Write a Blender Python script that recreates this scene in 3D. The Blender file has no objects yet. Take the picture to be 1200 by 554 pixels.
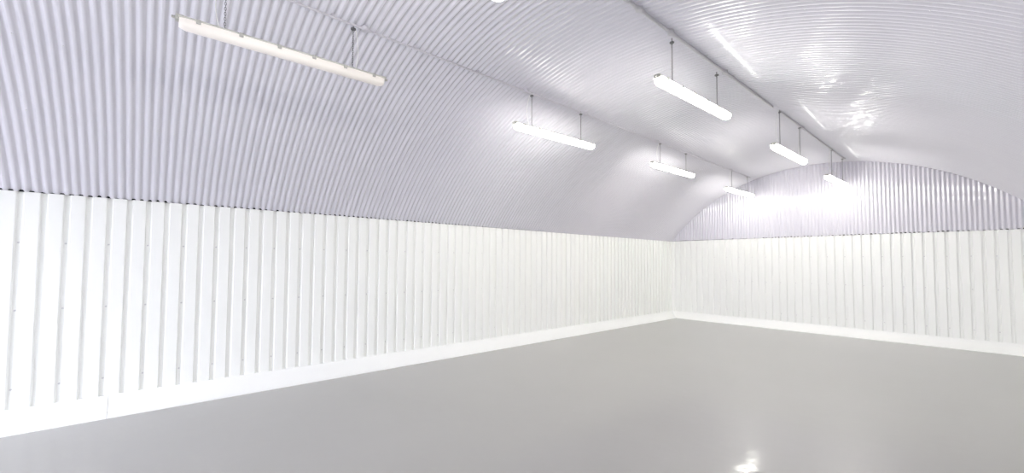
import bpy, bmesh, math, random
from mathutils import Vector, Matrix
random.seed(7)
PI = math.pi
col = bpy.context.scene.collection
sc = bpy.context.scene

# ------------------------------------------------------------------ the place, in metres
CX, CZ, RC = 3.968, -0.573, 5.043            # axis and radius of the barrel ceiling (crest line)
L = 13.37                                    # back wall
Y0 = -5.2                                    # front wall (behind the photographer)
ZW = 2.5355                                  # top of the side walls
XR = 2 * CX                                  # right wall
KZ, KD = 0.207, 0.236                        # plinth height and depth
A0 = math.acos((ZW - CZ) / RC)               # spring angle from vertical
XS = CX - RC * math.sin(A0)                  # ceiling foot


# ------------------------------------------------------------------ materials
def mat(name, color, rough=0.5, metal=0.0, spec=0.5, coat=0.0, coat_rough=0.1, bump=None, emit=0.0, vary=None):
    m = bpy.data.materials.new(name); m.use_nodes = True
    nt = m.node_tree; b = nt.nodes['Principled BSDF']
    b.inputs['Base Color'].default_value = (*color, 1)
    b.inputs['Roughness'].default_value = rough
    b.inputs['Metallic'].default_value = metal
    b.inputs['Specular IOR Level'].default_value = spec
    b.inputs['Coat Weight'].default_value = coat
    b.inputs['Coat Roughness'].default_value = coat_rough
    if emit:
        b.inputs['Emission Color'].default_value = (*color, 1)
        b.inputs['Emission Strength'].default_value = emit
    tc = nt.nodes.new('ShaderNodeTexCoord')
    if vary:
        scale, amt = vary
        n = nt.nodes.new('ShaderNodeTexNoise'); n.inputs['Scale'].default_value = scale; n.inputs['Detail'].default_value = 4
        r = nt.nodes.new('ShaderNodeMapRange'); r.inputs['From Min'].default_value = .3; r.inputs['From Max'].default_value = .7
        r.inputs['To Min'].default_value = 1 - amt; r.inputs['To Max'].default_value = 1
        mx = nt.nodes.new('ShaderNodeMix'); mx.data_type = 'RGBA'; mx.blend_type = 'MULTIPLY'; mx.inputs[0].default_value = 1
        mx.inputs[6].default_value = (*color, 1)
        nt.links.new(tc.outputs['Object'], n.inputs['Vector']); nt.links.new(n.outputs['Fac'], r.inputs['Value'])
        nt.links.new(r.outputs['Result'], mx.inputs[7]); nt.links.new(mx.outputs[2], b.inputs['Base Color'])
    if bump:
        last = None
        for scale, dist in bump:
            n = nt.nodes.new('ShaderNodeTexNoise'); n.inputs['Scale'].default_value = scale; n.inputs['Detail'].default_value = 2
            bp = nt.nodes.new('ShaderNodeBump'); bp.inputs['Strength'].default_value = 1; bp.inputs['Distance'].default_value = dist
            nt.links.new(tc.outputs['Object'], n.inputs['Vector']); nt.links.new(n.outputs['Fac'], bp.inputs['Height'])
            if last: nt.links.new(last.outputs['Normal'], bp.inputs['Normal'])
            last = bp
        nt.links.new(last.outputs['Normal'], b.inputs['Normal'])
        if coat: nt.links.new(last.outputs['Normal'], b.inputs['Coat Normal'])
    return m

M_CEIL = mat('lavender_white_sheet', (.70, .685, .745), rough=.38, spec=.5, coat=1.0, coat_rough=.02, bump=[(2.2, .0004)])
M_WALL = mat('white_gloss_sheet', (.94, .945, .92), rough=.35, spec=.4, bump=[(9, .00025)])
M_KERB = mat('white_plinth_paint', (.95, .955, .935), rough=.4, spec=.4, bump=[(5, .003)])
M_FLOOR = mat('grey_gloss_floor_paint', (.405, .397, .383), rough=.32, spec=.35, coat=.4, coat_rough=.085, bump=[(6, .0024), (60, .00012)], vary=(.8, .03))
M_DARK = mat('painted_gap_shade', (.02, .02, .022), rough=.9, spec=.1)  # near-black, stands in for shade in the gaps and behind the lining
M_BODY = mat('lamp_housing_grey', (.62, .61, .56), rough=.5)
M_CLIP = mat('lamp_clip_grey', (.45, .44, .41), rough=.45)
M_STEEL = mat('galvanised_steel', (.30, .30, .31), rough=.4, metal=.7)
M_CHAIN = mat('dark_chain_steel', (.16, .16, .165), rough=.45, metal=.6)
M_CABLE = mat('white_cable', (.8, .8, .78), rough=.5)
M_PIPE = mat('painted_conduit', (.62, .60, .65), rough=.35, coat=.3)
M_PIPEG = mat('grey_conduit', (.57, .56, .585), rough=.4, coat=.2)
M_LIT = mat('lit_diffuser', (1.0, .985, .915), rough=.4, emit=33.0)
M_DIM = mat('dim_lit_diffuser', (.88, .83, .785), rough=.4, emit=.09)
M_CAP = mat('lamp_end_cap', (.85, .84, .79), rough=.4)
M_SCREW = mat('painted_screw_heads', (.70, .69, .71), rough=.35)
M_SLAB = mat('outside_concrete', (.5, .5, .48), rough=.9)
M_PLASTER = mat('white_painted_board', (.9, .9, .88), rough=.5)


# ------------------------------------------------------------------ helpers
def link(name, me, m, parent=None, smooth=None):
    o = bpy.data.objects.new(name, me); col.objects.link(o)
    if m and not me.materials: me.materials.append(m)
    if parent: o.parent = parent
    if smooth is not None:
        for p in me.polygons: p.use_smooth = True
        if smooth < 180: me.set_sharp_from_angle(angle=math.radians(smooth))
    return o

def obj(name, bm, m, parent=None, smooth=None):
    bm.normal_update()
    me = bpy.data.meshes.new(name); bm.to_mesh(me); bm.free()
    return link(name, me, m, parent, smooth)

def tag(o, label=None, cat=None, group=None, kind=None):
    if label: o['label'] = label
    if cat: o['category'] = cat
    if group: o['group'] = group
    if kind: o['kind'] = kind
    return o

def struct(o, label, cat):
    return tag(o, label, cat, None, 'structure')

def empty(name, loc):
    o = bpy.data.objects.new(name, None); o.empty_display_size = .1
    col.objects.link(o); o.location = loc
    return o

def add_box(bm, x0, x1, y0, y1, z0, z1, bev=0):
    r = bmesh.ops.create_cube(bm, size=1)
    for v in r['verts']:
        v.co = Vector(((x0 + x1) / 2 + v.co.x * (x1 - x0), (y0 + y1) / 2 + v.co.y * (y1 - y0), (z0 + z1) / 2 + v.co.z * (z1 - z0)))
    if bev:
        es = list({e for v in r['verts'] for e in v.link_edges})
        bmesh.ops.bevel(bm, geom=es, offset=bev, segments=2, affect='EDGES', profile=.5)

def add_tube(bm, pts, r, n=8, caps=True, closed=False):
    pts = [Vector(p) for p in pts]; rings = []
    N = len(pts)
    for i, p in enumerate(pts):
        if closed: d = pts[(i + 1) % N] - pts[i - 1]
        else: d = pts[min(i + 1, N - 1)] - pts[max(i - 1, 0)]
        d.normalize()
        ref = Vector((0, 0, 1)) if abs(d.z) < .9 else Vector((1, 0, 0))
        if closed:
            ref = getattr(add_tube, 'ref', ref)
        a = d.cross(ref).normalized(); b = d.cross(a)
        rings.append([bm.verts.new(p + (a * math.cos(2 * PI * k / n) + b * math.sin(2 * PI * k / n)) * r) for k in range(n)])
    M = N if closed else N - 1
    for i in range(M):
        q, w = rings[i], rings[(i + 1) % N]
        for k in range(n): bm.faces.new((q[k], q[(k + 1) % n], w[(k + 1) % n], w[k]))
    if caps and not closed:
        bm.faces.new(rings[0][::-1]); bm.faces.new(rings[-1])

def add_dome(bm, c, axis, r, h, n=8):
    """a small screw head: a two-step dome standing on c along axis"""
    axis = Vector(axis).normalized()
    ref = Vector((0, 0, 1)) if abs(axis.z) < .9 else Vector((0, 1, 0))
    a = axis.cross(ref).normalized(); b = axis.cross(a); c = Vector(c)
    rings = []
    for rr, hh in ((r * 1.5, 0), (r * 1.5, h * .25), (r, h * .3), (r * .85, h * .9)):
        rings.append([bm.verts.new(c + axis * hh + (a * math.cos(2 * PI * k / n) + b * math.sin(2 * PI * k / n)) * rr) for k in range(n)])
    for q, w in zip(rings, rings[1:]):
        for k in range(n): bm.faces.new((q[k], q[(k + 1) % n], w[(k + 1) % n], w[k]))
    bm.faces.new(rings[-1])

def grid(cols):
    """a sheet from columns of points, all of one length"""
    n = len(cols[0])
    vs = [p for c in cols for p in c]
    fs = [(i * n + j, (i + 1) * n + j, (i + 1) * n + j + 1, i * n + j + 1) for i in range(len(cols) - 1) for j in range(n - 1)]
    return vs, fs

def sheet(name, cols, m, parent=None, smooth=180, extra=None):
    vs, fs = grid(cols)
    me = bpy.data.meshes.new(name); me.from_pydata(vs, [], fs); me.update()
    if extra:
        bm = bmesh.new(); bm.from_mesh(me); n0 = len(bm.faces); extra(bm); bm.faces.ensure_lookup_table()
        for f in bm.faces[n0:]: f.material_index = 1
        bm.to_mesh(me); bm.free()
        me.materials.append(m); me.materials.append(M_SCREW)
    return link(name, me, m, parent, smooth)


# ------------------------------------------------------------------ ceiling: corrugated sheets bent over the hall
PC, PH, DC = .0754, -.0024, .022             # pitch, phase of the valleys, depth
COURSES = [(-A0, -.52, -.010), (-.52, -.10, .010), (-.10, .27, -.012), (.27, .60, .012), (.60, A0, -.008)]

def course(t):
    for a, b, bulge in COURSES:
        if a - 1e-9 <= t <= b:
            u = (2 * t - a - b) / (b - a)
            return .4 * bulge * (1 - u * u)
    return 0.0

FLAT = .075                                   # half width of the flattened crest, in pitches

def profile(f):
    """height of a corrugation away from the room, f in pitches from its crest"""
    f = max(0.0, abs(f) - FLAT) / (.5 - FLAT)
    return .5 - .5 * math.cos(PI * f)

def ceil_r(t, y):
    k = math.floor((y - PH) / PC)
    f = (y - PH) / PC - k - .5                             # -.5 .. .5 across one corrugation, 0 on its crest
    return RC + .004 + DC * profile(f) + course(t) + dent(t, y, k, f)

def dent(t, y, k, f):
    """hand-bent sheets: long shallow waves along every corrugation, each a little different"""
    a, b = DENT.setdefault(k, (random.Random(k * 7 + 1).uniform(0, 6.28), random.Random(k * 11 + 3).uniform(0, 6.28)))
    fade = .5 + .5 * math.cos(2 * PI * f)
    return fade * (.0005 * math.sin(t * 26 + a) + .0004 * math.sin(t * 43 + b) + f * PC * (TILT * math.sin(t * 17 + b) + .014 * math.sin(a * 5))) \
        + .0018 * math.sin(t * 11 + y * 1.3) * math.sin(y * 2.1 + t * 3)

TILT = .022
DENT = {}

LAPS = (-1.4, 4.62, 7.12)

def sheet_shift(y):
    """every sheet is eight corrugations wide; each sits a hair higher or lower than the next"""
    k = math.floor((y - 4.62) / (PC * 8))
    rnd = random.Random(k * 13 + 5)
    lap = -.004 * sum(1 for e in LAPS if y > e)
    return rnd.uniform(-.0006, .0006) + lap

ys = []
for k in range(math.floor((Y0 - PH) / PC), math.ceil((L + .03 - PH) / PC)):
    for f in (-.5, -.41, -.32, -.24, -.18, -.135, -.10, -.075, -.03, .03, .075, .10, .135, .18, .24, .32, .41):
        ys.append(PH + PC * (k + .5 + f))
thetas = []
for a, b, _ in COURSES:
    n = max(6, int((b - a) / .03))
    thetas += [a + (b - a) * i / n for i in range(n)]
thetas += [A0, A0 + .0008]
thetas.insert(0, -A0 - .0008)
cols = []
for y in ys:
    s = sheet_shift(y)
    cols.append([(CX + (ceil_r(t, y) + s) * math.sin(t), y, CZ + (ceil_r(t, y) + s) * math.cos(t)) for t in thetas])

def ceiling_screws(bm):
    for deg in (140, 130.5, 121.15, 111, 101, 79, 69, 59, 49, 41):
        t = math.radians(90 - deg)
        y = PH + PC * .5 + PC * (math.floor((Y0 - PH) / PC) + 2)
        i = 0
        while y < L - .1:
            if i % 9 in (0, 4, 6):
                r = ceil_r(t, y) + .0005
                add_dome(bm, (CX + r * math.sin(t), y, CZ + r * math.cos(t)), (-math.sin(t), 0, -math.cos(t)), .0085, .010, 6)
            y += PC; i += 1

ceiling = sheet('ceiling', cols, M_CEIL, smooth=50, extra=ceiling_screws)
struct(ceiling, 'arched lavender-white corrugated metal ceiling over the whole hall', 'ceiling')


# ------------------------------------------------------------------ side walls: wide flat sheets with narrow grooves
GP, GM, GB, GD = .1762, .060, .036, .036      # pitch, groove mouth, groove bottom, depth

def groove_profile(s0, s1, pitch, ph):
    """(s, depth) points along the wall, grooves centred on ph + k*pitch"""
    pts = [(s0, 0)]
    k = math.ceil((s0 + GM - ph) / pitch)
    while True:
        c = ph + k * pitch
        if c + GM > s1: break
        b = .003
        pts += [(c - GM / 2 - b, 0), (c - GM / 2 + b, b * 1.4), (c - GB / 2 - b, GD - b * .6), (c - GB / 2 + b, GD),
                (c + GB / 2 - b, GD), (c + GB / 2 + b, GD - b * .6), (c + GM / 2 - b, b * 1.4), (c + GM / 2 + b, 0)]
        k += 1
    pts.append((s1, 0))
    return pts

def wall_screws(place, axis, s0, s1, pitch, ph, zs):
    def f(bm):
        k = math.ceil((s0 + .1 - ph) / pitch)
        while ph + k * pitch < s1 - .1:
            if k % 2 == 0:
                for z in zs: add_dome(bm, place(ph + k * pitch, GD, z), axis, .007, .010, 6)
            k += 1
    return f

ZS = (.41, 1.25, 1.982)
LP = -.0069
pl = lambda s, d, z: (-d, s, z)
wall_left = sheet('wall_left', [[pl(s, d, .02), pl(s, d, ZW)] for s, d in groove_profile(Y0, L, GP, LP)], M_WALL, smooth=30,
                  extra=wall_screws(pl, (1, 0, 0), Y0, L, GP, LP, ZS))
struct(wall_left, 'long white ribbed metal wall on the left under the arched ceiling', 'wall')
pr = lambda s, d, z: (XR + d, s, z)
wall_right = sheet('wall_right', [[pr(s, d, .02), pr(s, d, ZW)] for s, d in groove_profile(Y0, L, GP, LP)], M_WALL, smooth=30)
struct(wall_right, 'long white ribbed metal wall on the right under the arched ceiling', 'wall')
pb = lambda s, d, z: (s, L + d, z)
BP = -.0575
wall_back = sheet('wall_back', [[pb(s, d, .02), pb(s, d, ZW)] for s, d in groove_profile(0, XR, .1769, BP)], M_WALL, smooth=30,
                  extra=wall_screws(pb, (0, -1, 0), 0, XR, .1769, BP, (.41, 1.28, 1.99)))
struct(wall_back, 'white ribbed metal end wall under the corrugated gable', 'wall')

# gable above it, vertical corrugated sheet cut to the arch
GPC, GPH = .0752, .0248
cols = []
x = XS - .03
while x < XR - XS + .03:
    w = .5 + .5 * math.cos(2 * PI * (x - GPH) / GPC)
    top = CZ + math.sqrt(max(0, (RC + .035) ** 2 - (x - CX) ** 2))
    yy = L + .002 + .018 * w
    n = 10
    cols.append([(x, yy, ZW + (max(top, ZW + .002) - ZW) * i / n) for i in range(n + 1)])
    x += GPC / 10
def gable_screws(bm):
    k = 0; x = GPH + GPC * .5
    while x < XR - .4:
        if x > .4 and k % 4 == 0:
            for z in (2.62, 3.4):
                if CZ + math.sqrt(RC ** 2 - (x - CX) ** 2) > z + .1:
                    add_dome(bm, (x, L + .003, z), (0, -1, 0), .0065, .007, 6)
        x += GPC; k += 1
gable = sheet('gable_sheet', cols, M_CEIL, wall_back, smooth=50, extra=gable_screws)
gable['label'] = 'lavender-white corrugated gable sheet'

# front wall behind the photographer, with its wide open doorway to daylight
bm = bmesh.new()
DX0, DX1, DZ = .3, 7.3, 2.2
n = 24
def arch_top(x): return CZ + math.sqrt(max(0, (RC + .03) ** 2 - (x - CX) ** 2))
xs = sorted(set([0, DX0, DX1, XR] + [XR * i / n for i in range(n + 1)]))
for a, b in zip(xs, xs[1:]):
    z0 = DZ if (a >= DX0 - 1e-6 and b <= DX1 + 1e-6) else 0
    for yy, flip in ((Y0 + .01, False), (Y0 - .14, True)):
        q = [bm.verts.new(p) for p in ((a, yy, z0), (b, yy, z0), (b, yy, max(arch_top(b), ZW)), (a, yy, max(arch_top(a), ZW)))]
        bm.faces.new(q if flip else q[::-1])
add_box(bm, DX0 - .02, DX0, Y0 - .14, Y0 + .01, 0, DZ); add_box(bm, DX1, DX1 + .02, Y0 - .14, Y0 + .01, 0, DZ)
add_box(bm, DX0, DX1, Y0 - .14, Y0 + .01, DZ, DZ + .02)
struct(obj('wall_front', bm, M_PLASTER), 'white front wall with the wide open doorway', 'wall')

# ------------------------------------------------------------------ dark strips painted in as shade in the gaps at the sheet ends
def shade_strip(name, path, m=M_DARK):
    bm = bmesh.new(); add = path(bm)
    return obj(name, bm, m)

def rag(s, k): return .5 + .5 * math.sin(s * 3.1 + k) * math.sin(s * 7.7 + k * 2) 

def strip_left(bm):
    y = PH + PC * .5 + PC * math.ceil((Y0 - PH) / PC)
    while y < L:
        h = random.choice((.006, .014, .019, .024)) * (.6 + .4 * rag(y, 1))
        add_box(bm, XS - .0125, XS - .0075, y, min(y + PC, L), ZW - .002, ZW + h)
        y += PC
def strip_right(bm):
    add_box(bm, XR - XS + .0095, XR - XS + .0145, Y0, L, ZW - .03, ZW + .008)
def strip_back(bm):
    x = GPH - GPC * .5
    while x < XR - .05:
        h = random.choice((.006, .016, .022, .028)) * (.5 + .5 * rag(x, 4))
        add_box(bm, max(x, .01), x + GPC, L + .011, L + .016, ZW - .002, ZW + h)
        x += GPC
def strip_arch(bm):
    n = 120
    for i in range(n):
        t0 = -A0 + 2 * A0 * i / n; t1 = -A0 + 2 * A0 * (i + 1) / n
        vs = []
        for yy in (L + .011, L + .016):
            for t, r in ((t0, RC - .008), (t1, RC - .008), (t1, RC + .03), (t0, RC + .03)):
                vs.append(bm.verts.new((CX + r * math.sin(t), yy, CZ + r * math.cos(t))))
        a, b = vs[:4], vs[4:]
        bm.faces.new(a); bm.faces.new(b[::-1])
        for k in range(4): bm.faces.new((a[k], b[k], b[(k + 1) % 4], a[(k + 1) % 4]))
for nm, fn, lb in (('gap_shade_1', strip_left, 'dark strip painted as gap shade between left wall top and ceiling'),
                   ('gap_shade_2', strip_right, 'dark strip painted as gap shade between right wall top and ceiling'),
                   ('gap_shade_3', strip_back, 'dark strip painted as gap shade between end wall and gable sheet'),
                   ('gap_shade_4', strip_arch, 'dark strip painted as the shade line where the gable meets the arched ceiling')):
    struct(shade_strip(nm, fn), lb, 'gap_shade')

# unseen outer shell, added to keep daylight from leaking in behind the lining
bm = bmesh.new()
n = 48; A1 = A0 + .05; rings = []
for yy, r in ((Y0 - .05, RC + .024), (Y0 - .05, RC + .12), (L + .14, RC + .12)):
    rings.append([bm.verts.new((CX + r * math.sin(-A1 + 2 * A1 * i / n), yy, CZ + r * math.cos(-A1 + 2 * A1 * i / n))) for i in range(n + 1)])
for q, w in zip(rings, rings[1:]):
    for i in range(n): bm.faces.new((q[i], q[i + 1], w[i + 1], w[i]))
end = rings[-1]
lo0 = bm.verts.new((end[0].co.x, L + .14, 0)); lo1 = bm.verts.new((end[-1].co.x, L + .14, 0))
bm.faces.new(end + [lo1, lo0])
for e, lo, r in ((0, lo0, rings), (-1, lo1, rings)):
    f0 = bm.verts.new((end[e].co.x, Y0 - .05, 0))
    bm.faces.new((rings[1][e], rings[2][e], lo, f0))
struct(obj('light_block_shell', bm, M_DARK), 'unseen dark shell added behind the white lining to block stray daylight', 'light_block_shell')

# ------------------------------------------------------------------ white coved plinth along the walls
def cove(n=10):
    """(distance from the wall, height) from the floor edge up to the ledge"""
    pts = [(KD, 0), (KD, .012)]
    a0 = math.radians(12); a1 = math.radians(76)
    for i in range(n + 1):
        a = a0 + (a1 - a0) * i / n
        pts.append((-math.cos(a), -math.sin(a)))
    raw = pts[2:]
    # quarter bend, low end flat and top end steep
    c = []
    for i in range(n + 1):
        t = i / n
        c.append((KD * (1 - t) ** 1.35 + .004, .012 + (KZ - .012) * (t ** 1.15)))
    return [(KD + .004, -.02)] + c + [(-.035, KZ)]

prof = cove()
JOINTS = [Y0, -.30, 4.2, 8.9, L]
def plinth_side(flip):
    bm = bmesh.new()
    for a, b in zip(JOINTS, JOINTS[1:]):
        a2 = a + (.0015 if a > Y0 else 0); b2 = b - .0015 if b < L else b
        rows = []
        n = max(1, int((b - a) / .6))
        for i in range(n + 1):
            yy = a2 + (b2 - a2) * i / n
            # the last row is cut on the mitre so it meets the end wall's plinth
            rows.append([bm.verts.new(((XR - d) if flip else d, min(yy, L - max(d, 0)), z)) for d, z in prof])
        for r0, r1 in zip(rows, rows[1:]):
            for k in range(len(prof) - 1): bm.faces.new((r0[k], r0[k + 1], r1[k + 1], r1[k]))
        for r, rev in ((rows[0], False), (rows[-1], True)):
            bm.faces.new(r if rev else r[::-1])
    bmesh.ops.recalc_face_normals(bm, faces=bm.faces)
    return bm
struct(obj('baseboard_left', plinth_side(False), M_KERB, smooth=40), 'white coved plinth along the foot of the left wall', 'plinth')
struct(obj('baseboard_right', plinth_side(True), M_KERB, smooth=40), 'white coved plinth along the foot of the right wall', 'plinth')
bm = bmesh.new()
rows = []
for i in range(15):
    f = i / 14
    rows.append([bm.verts.new((max(d, 0) + (XR - 2 * max(d, 0)) * f, L - d, z)) for d, z in prof])
for r0, r1 in zip(rows, rows[1:]):
    for k in range(len(prof) - 1): bm.faces.new((r0[k], r0[k + 1], r1[k + 1], r1[k]))
bmesh.ops.recalc_face_normals(bm, faces=bm.faces)
struct(obj('baseboard_back', bm, M_KERB, smooth=40), 'white coved plinth along the foot of the end wall', 'plinth')

# ------------------------------------------------------------------ floor and the ground outside the doorway
bm = bmesh.new()
add_box(bm, -.1, XR + .1, Y0 - .16, L + .1, -.12, 0)
struct(obj('floor', bm, M_FLOOR), 'grey gloss-painted floor of the empty hall', 'floor')
bm = bmesh.new()
add_box(bm, -12, 20, Y0 - 25, Y0 - .16, -.2, -.03)
struct(obj('ground', bm, M_SLAB), 'concrete apron outside the open doorway', 'ground')

# ------------------------------------------------------------------ conduits on the ceiling
def ceil_z(x): return CZ + math.sqrt(RC ** 2 - (x - CX) ** 2)

def conduit(name, xa, ya, xb, yb, r, drop, m, boxes, saddles, label):
    root = empty(name, (xa, ya, ceil_z(xa) - drop))
    tag(root, label, 'conduit', 'conduits along the ceiling')
    org = Vector(root.location)
    P = lambda y: Vector((xa + (xb - xa) * (y - ya) / (yb - ya), y, ceil_z(xa + (xb - xa) * (y - ya) / (yb - ya)) - drop)) - org
    bm = bmesh.new()
    add_tube(bm, [P(ya + (yb - ya) * i / 24) for i in range(25)], r, 10)
    obj('pipe', bm, m, root, 40)
    for y in boxes:
        p = P(y); bm = bmesh.new()
        bmesh.ops.create_cone(bm, cap_ends=True, segments=20, radius1=.036, radius2=.036, depth=.05, matrix=Matrix.Translation(p + Vector((0, 0, .004))))
        bmesh.ops.bevel(bm, geom=[e for e in bm.edges if e.calc_face_angle(0) > .8], offset=.004, segments=2, affect='EDGES')
        for s in (-1, 1):
            bmesh.ops.create_cone(bm, cap_ends=True, segments=14, radius1=r * 1.35, radius2=r * 1.35, depth=.035,
                                  matrix=Matrix.Translation(p + Vector((0, s * .05, 0))) @ Matrix.Rotation(PI / 2, 4, 'X'))
        obj('junction_box', bm, m, root, 40)
    for y in saddles:
        p = P(y); bm = bmesh.new()
        bmesh.ops.create_cone(bm, cap_ends=True, segments=14, radius1=r * 1.3, radius2=r * 1.3, depth=.022,
                              matrix=Matrix.Translation(p) @ Matrix.Rotation(PI / 2, 4, 'X'))
        add_box(bm, p.x - r * 2.3, p.x + r * 2.3, p.y - .011, p.y + .011, p.z + r * .8, p.z + drop + .004)
        obj('saddle', bm, m, root, 40)
    return P, org

def frange(a, b, s):
    out = []
    while a < b: out.append(a); a += s
    return out
conduit('ceiling_conduit', 2.575, -4.6, 2.565, 12.95, .011, .020, M_PIPE, [1.66, 4.02, 5.4, 7.7, 9.12, 11.5], frange(-4.2, 12.9, .92),
        'slim white-painted conduit along the left slope of the ceiling', )
conduit('ceiling_conduit', 4.44, -4.6, 4.585, 7.78, .017, .026, M_PIPEG, [3.75, 4.4, 5.88], frange(-4.2, 7.7, .86),
        'thick grey conduit at the ceiling crown that ends in mid hall with a capped end')
conduit('ceiling_conduit', 4.60, 8.12, 4.665, 12.95, .015, .024, M_PIPEG, [9.42, 11.6, 12.86], frange(8.4, 12.8, .86),
        'grey conduit at the ceiling crown running on to the gable')


# ------------------------------------------------------------------ hanging lamps
def chain_mesh(length, r=.0016, ll=.026, lw=.012):
    """oval links, every second one turned; the top of the chain at z = 0"""
    bm = bmesh.new(); pitch = ll - 2.4 * r * 1.6
    n = max(2, round(length / pitch)); pitch = length / n
    for i in range(n):
        zc = -pitch * (i + .5); pts = []
        for k in range(10):
            a = 2 * PI * k / 10
            u = math.cos(a) * lw / 2
            v = math.sin(a) * (ll / 2 - lw / 2 * .9) * .6 + (math.copysign(ll / 2 - lw / 2, math.sin(a)) if abs(math.sin(a)) > .1 else 0)
            pts.append((u, 0, zc + v) if i % 2 == 0 else (0, u, zc + v))
        add_tube.ref = Vector((0, 1, 0)) if i % 2 == 0 else Vector((1, 0, 0))
        add_tube(bm, pts, r, 5, closed=True)
    return bm

def rounded(w, z0, z1, r, n=5):
    """closed outline (x, z) of the lower trough: flat lid, rounded belly"""
    pts = [(-w / 2, z1), (-w / 2, (z0 + r))]
    for i in range(1, n + 1):
        a = PI + (PI / 2) * i / n
        pts.append((-w / 2 + r + r * math.cos(a), z0 + r + r * math.sin(a)))
    for i in range(0, n + 1):
        a = 1.5 * PI + (PI / 2) * i / n
        pts.append((w / 2 - r + r * math.cos(a), z0 + r + r * math.sin(a)))
    pts.append((w / 2, z1))
    return pts

def prism_y(bm, outline, y0, y1, taper=0.0, ts=.03, shrink=.7):
    """extrude an (x, z) outline along y; both ends rounded in over ts"""
    zc = max(z for _, z in outline)
    stations = [(y0, shrink), (y0 + ts * .35, .5 + shrink / 2), (y0 + ts, 1), (y1 - ts, 1), (y1 - ts * .35, .5 + shrink / 2), (y1, shrink)]
    rings = [[bm.verts.new((x * s, y, zc + (z - zc) * s)) for x, z in outline] for y, s in stations]
    n = len(outline)
    for q, w in zip(rings, rings[1:]):
        for k in range(n): bm.faces.new((q[k], q[(k + 1) % n], w[(k + 1) % n], w[k]))
    bm.faces.new(rings[0][::-1]); bm.faces.new(rings[-1])
    bmesh.ops.recalc_face_normals(bm, faces=bm.faces)

def lamp(x, yc, length, zmid, hook_ys, tops, lit, label, cable_ends=(1,), tilt=0.0):
    """batten lamp along y; zmid is the middle of the fitting; hooks at hook_ys with their tops at height tops"""
    root = empty('hanging_batten_light', (x, yc, zmid))
    tag(root, label, 'hanging light', 'batten lights on chains')
    h = length / 2
    rot = Matrix.Rotation(tilt, 4, 'X')
    def put(name, bm, m, smooth=35, par=root, tilted=True):
        if tilted: bmesh.ops.transform(bm, matrix=rot, verts=bm.verts)
        return obj(name, bm, m, par, smooth)
    W = .105
    bm = bmesh.new()                                             # upper housing: shallow lid with a rim
    prism_y(bm, [(-W / 2 - .004, .024), (-W / 2 - .004, .031), (-W / 2 + .008, .036), (-.030, .050), (.030, .050), (W / 2 - .008, .036), (W / 2 + .004, .031), (W / 2 + .004, .024)][::-1],
            -h, h, ts=.03, shrink=.86)
    put('housing', bm, M_BODY)
    bm = bmesh.new()                                             # lower trough diffuser
    prism_y(bm, rounded(W, -.052, .0235, .042), -h + .006, h - .006, ts=.045, shrink=.78)
    put('diffuser', bm, M_LIT if lit else M_DIM, 50)
    for s in (-1, 1):                                            # end caps on the housing
        bm = bmesh.new()
        add_box(bm, -.034, .034, s * (h - .01) - .028, s * (h - .01) + .028, .012, .054, .006)
        put('end_cap', bm, M_CLIP)
        bm = bmesh.new()
        bmesh.ops.create_cone(bm, cap_ends=True, segments=12, radius1=.012, radius2=.010, depth=.03,
                              matrix=Matrix.Translation((0, s * (h + .028), .032)) @ Matrix.Rotation(PI / 2, 4, 'X'))
        put('cable_gland', bm, M_CLIP)
    ncl = 6
    for i in range(ncl):                                         # toggle clips down both sides
        yy = -h + .13 + (length - .26) * i / (ncl - 1)
        for s in (-1, 1):
            bm = bmesh.new()
            add_box(bm, s * (W / 2 + .008) - .006, s * (W / 2 + .008) + .006, yy - .016, yy + .016, .002, .038, .003)
            put('clip', bm, M_CLIP)
    for i, (hy, tz) in enumerate(zip(hook_ys, tops)):
        ly = hy - yc
        top = tz - zmid
        bot = .066 + ly * math.sin(tilt)
        bm = bmesh.new()                                         # wire bracket on the housing
        arc = [(.034 * math.cos(PI * k / 10), ly, bot - .022 + .020 * math.sin(PI * k / 10)) for k in range(11)]
        add_tube(bm, [(.036, ly, bot - .05)] + arc + [(-.036, ly, bot - .05)], .0025, 6)
        put('bracket', bm, M_STEEL, tilted=False)
        bm = chain_mesh(top - bot - .018, r=.0021, ll=.03, lw=.013)
        bmesh.ops.translate(bm, verts=bm.verts, vec=(0, ly, top - .018))
        put('chain', bm, M_CHAIN, 60, tilted=False)
        bm = bmesh.new()                                         # ceiling eye: plate, shank and ring
        cz = ceil_z(x) - zmid
        bmesh.ops.create_cone(bm, cap_ends=True, segments=16, radius1=.026, radius2=.026, depth=.010, matrix=Matrix.Translation((0, ly, top + .013)))
        add_tube(bm, [(0, ly, top + .010), (0, ly, cz + .012)], .005, 8)
        add_tube.ref = Vector((1, 0, 0))
        add_tube(bm, [(0, ly + .011 * math.cos(2 * PI * k / 12), top - .006 + .013 * math.sin(2 * PI * k / 12)) for k in range(12)], .0028, 6, closed=True)
        put('ceiling_hook', bm, M_CHAIN, tilted=False)
        if i in cable_ends:
            bm = bmesh.new(); pts = []
            side = -1 if i == 0 else 1
            for k in range(15):
                f = k / 14
                pts.append((-.012 - .022 * math.sin(PI * f), ly + side * (.030 + .045 * math.sin(PI * f * .9)) * (1 - .2 * f), top + .02 + (bot - .02 - top - .02) * f))
            add_tube(bm, pts, .0042, 7)
            put('power_cable', bm, M_CABLE, tilted=False)
    return root

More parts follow.
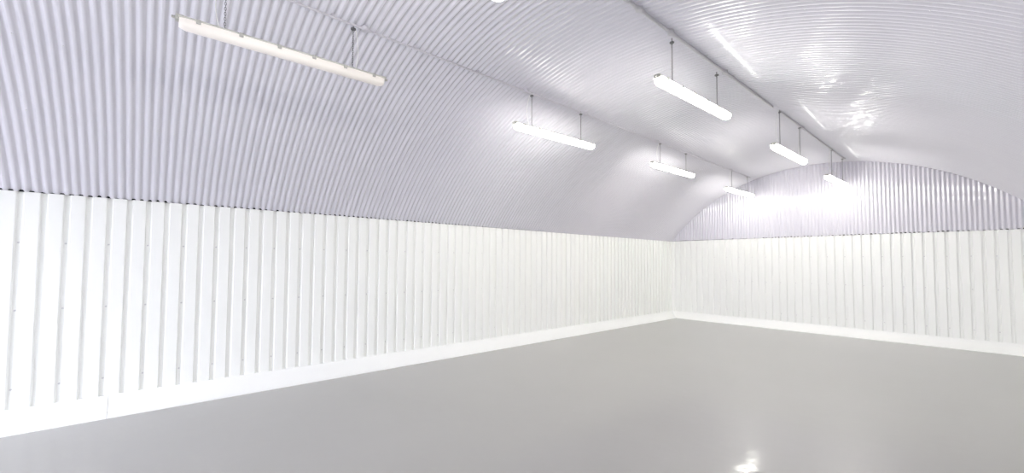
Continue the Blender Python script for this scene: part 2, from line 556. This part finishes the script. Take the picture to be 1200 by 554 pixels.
XL = 2.555
lamp(XL, 1.005, 1.76, 3.745, (.44, 1.545), (4.205, 4.205), False, 'dimly glowing batten light nearest on the left conduit, close to the wall', (0, 1), .012)
lamp(XL, 4.725, 1.78, 3.735, (4.165, 5.295), (4.215, 4.215), True, 'bright batten light second along the left conduit, behind the dim one', (0,), .02)
lamp(XL, 8.44, 1.80, 3.785, (7.86, 9.00), (4.225, 4.225), True, 'bright batten light third along the left conduit', (0, 1), .012)
lamp(XL, 12.18, 1.86, 3.745, (11.60, 12.735), (4.235, 4.235), True, 'farthest batten light on the left conduit, beside the gable', (0,), .012)
lamp(4.46, 1.05, 1.84, 3.80, (.42, 1.65), (4.37, 4.37), True, 'batten light of the crown row cut off by the top edge', (1,), .01)
lamp(4.47, 5.22, 1.98, 3.872, (4.575, 5.84), (4.375, 4.375), True, 'bright batten light under the thick crown conduit with the capped end', (), .025)
lamp(4.60, 8.665, 1.86, 3.76, (8.09, 9.30), (4.375, 4.37), True, 'bright batten light of the crown row just beyond the capped conduit end', (0, 1), .02)
lamp(4.645, 12.16, 2.02, 3.74, (11.65, 12.80), (4.365, 4.36), True, 'farthest batten light of the crown row, in front of the gable', (0,), .03)

# ------------------------------------------------------------------ daylight
w = bpy.data.worlds.new('world'); sc.world = w; w.use_nodes = True
bg = w.node_tree.nodes['Background']
bg.inputs['Color'].default_value = (.86, .89, 1.0, 1); bg.inputs['Strength'].default_value = 11.5
pd = bpy.data.lights.new('doorway_portal', 'AREA'); pd.shape = 'RECTANGLE'; pd.size = DX1 - DX0; pd.size_y = DZ
pd.cycles.is_portal = True
po = bpy.data.objects.new('doorway_portal', pd); col.objects.link(po)
po.location = ((DX0 + DX1) / 2, Y0 - .15, DZ / 2); po.rotation_euler = (PI / 2, 0, 0)   # faces into the hall (+Y)

# ------------------------------------------------------------------ camera
F = Vector((-0.75533026, 0.65408814, 0.04055739)); R = Vector((0.65479552, 0.7557833, 0.00586756)); U = Vector((0.0268147, -0.03098874, 0.99915998))
cam = bpy.data.cameras.new('camera'); cam.sensor_width = 36; cam.sensor_fit = 'HORIZONTAL'
cam.lens = 36 * 481.0 / 1200
cam.shift_x = (600 - 590.17) / 1200; cam.shift_y = (287.63 - 277) / 1200
cam.clip_start = .05
co = bpy.data.objects.new('camera', cam); col.objects.link(co)
m = Matrix((R, U, -F)).transposed().to_4x4(); m.translation = (6.754, 0, 1.8)
co.matrix_world = m
sc.camera = co

vs = sc.view_settings
vs.view_transform = 'Standard'; vs.look = 'None'; vs.gamma = 1; vs.use_curve_mapping = False
vs.exposure = 0.06
sc.cycles.use_denoising = True
sc.cycles.max_bounces = 12; sc.cycles.diffuse_bounces = 8; sc.cycles.glossy_bounces = 4
sc.cycles.sample_clamp_indirect = 6
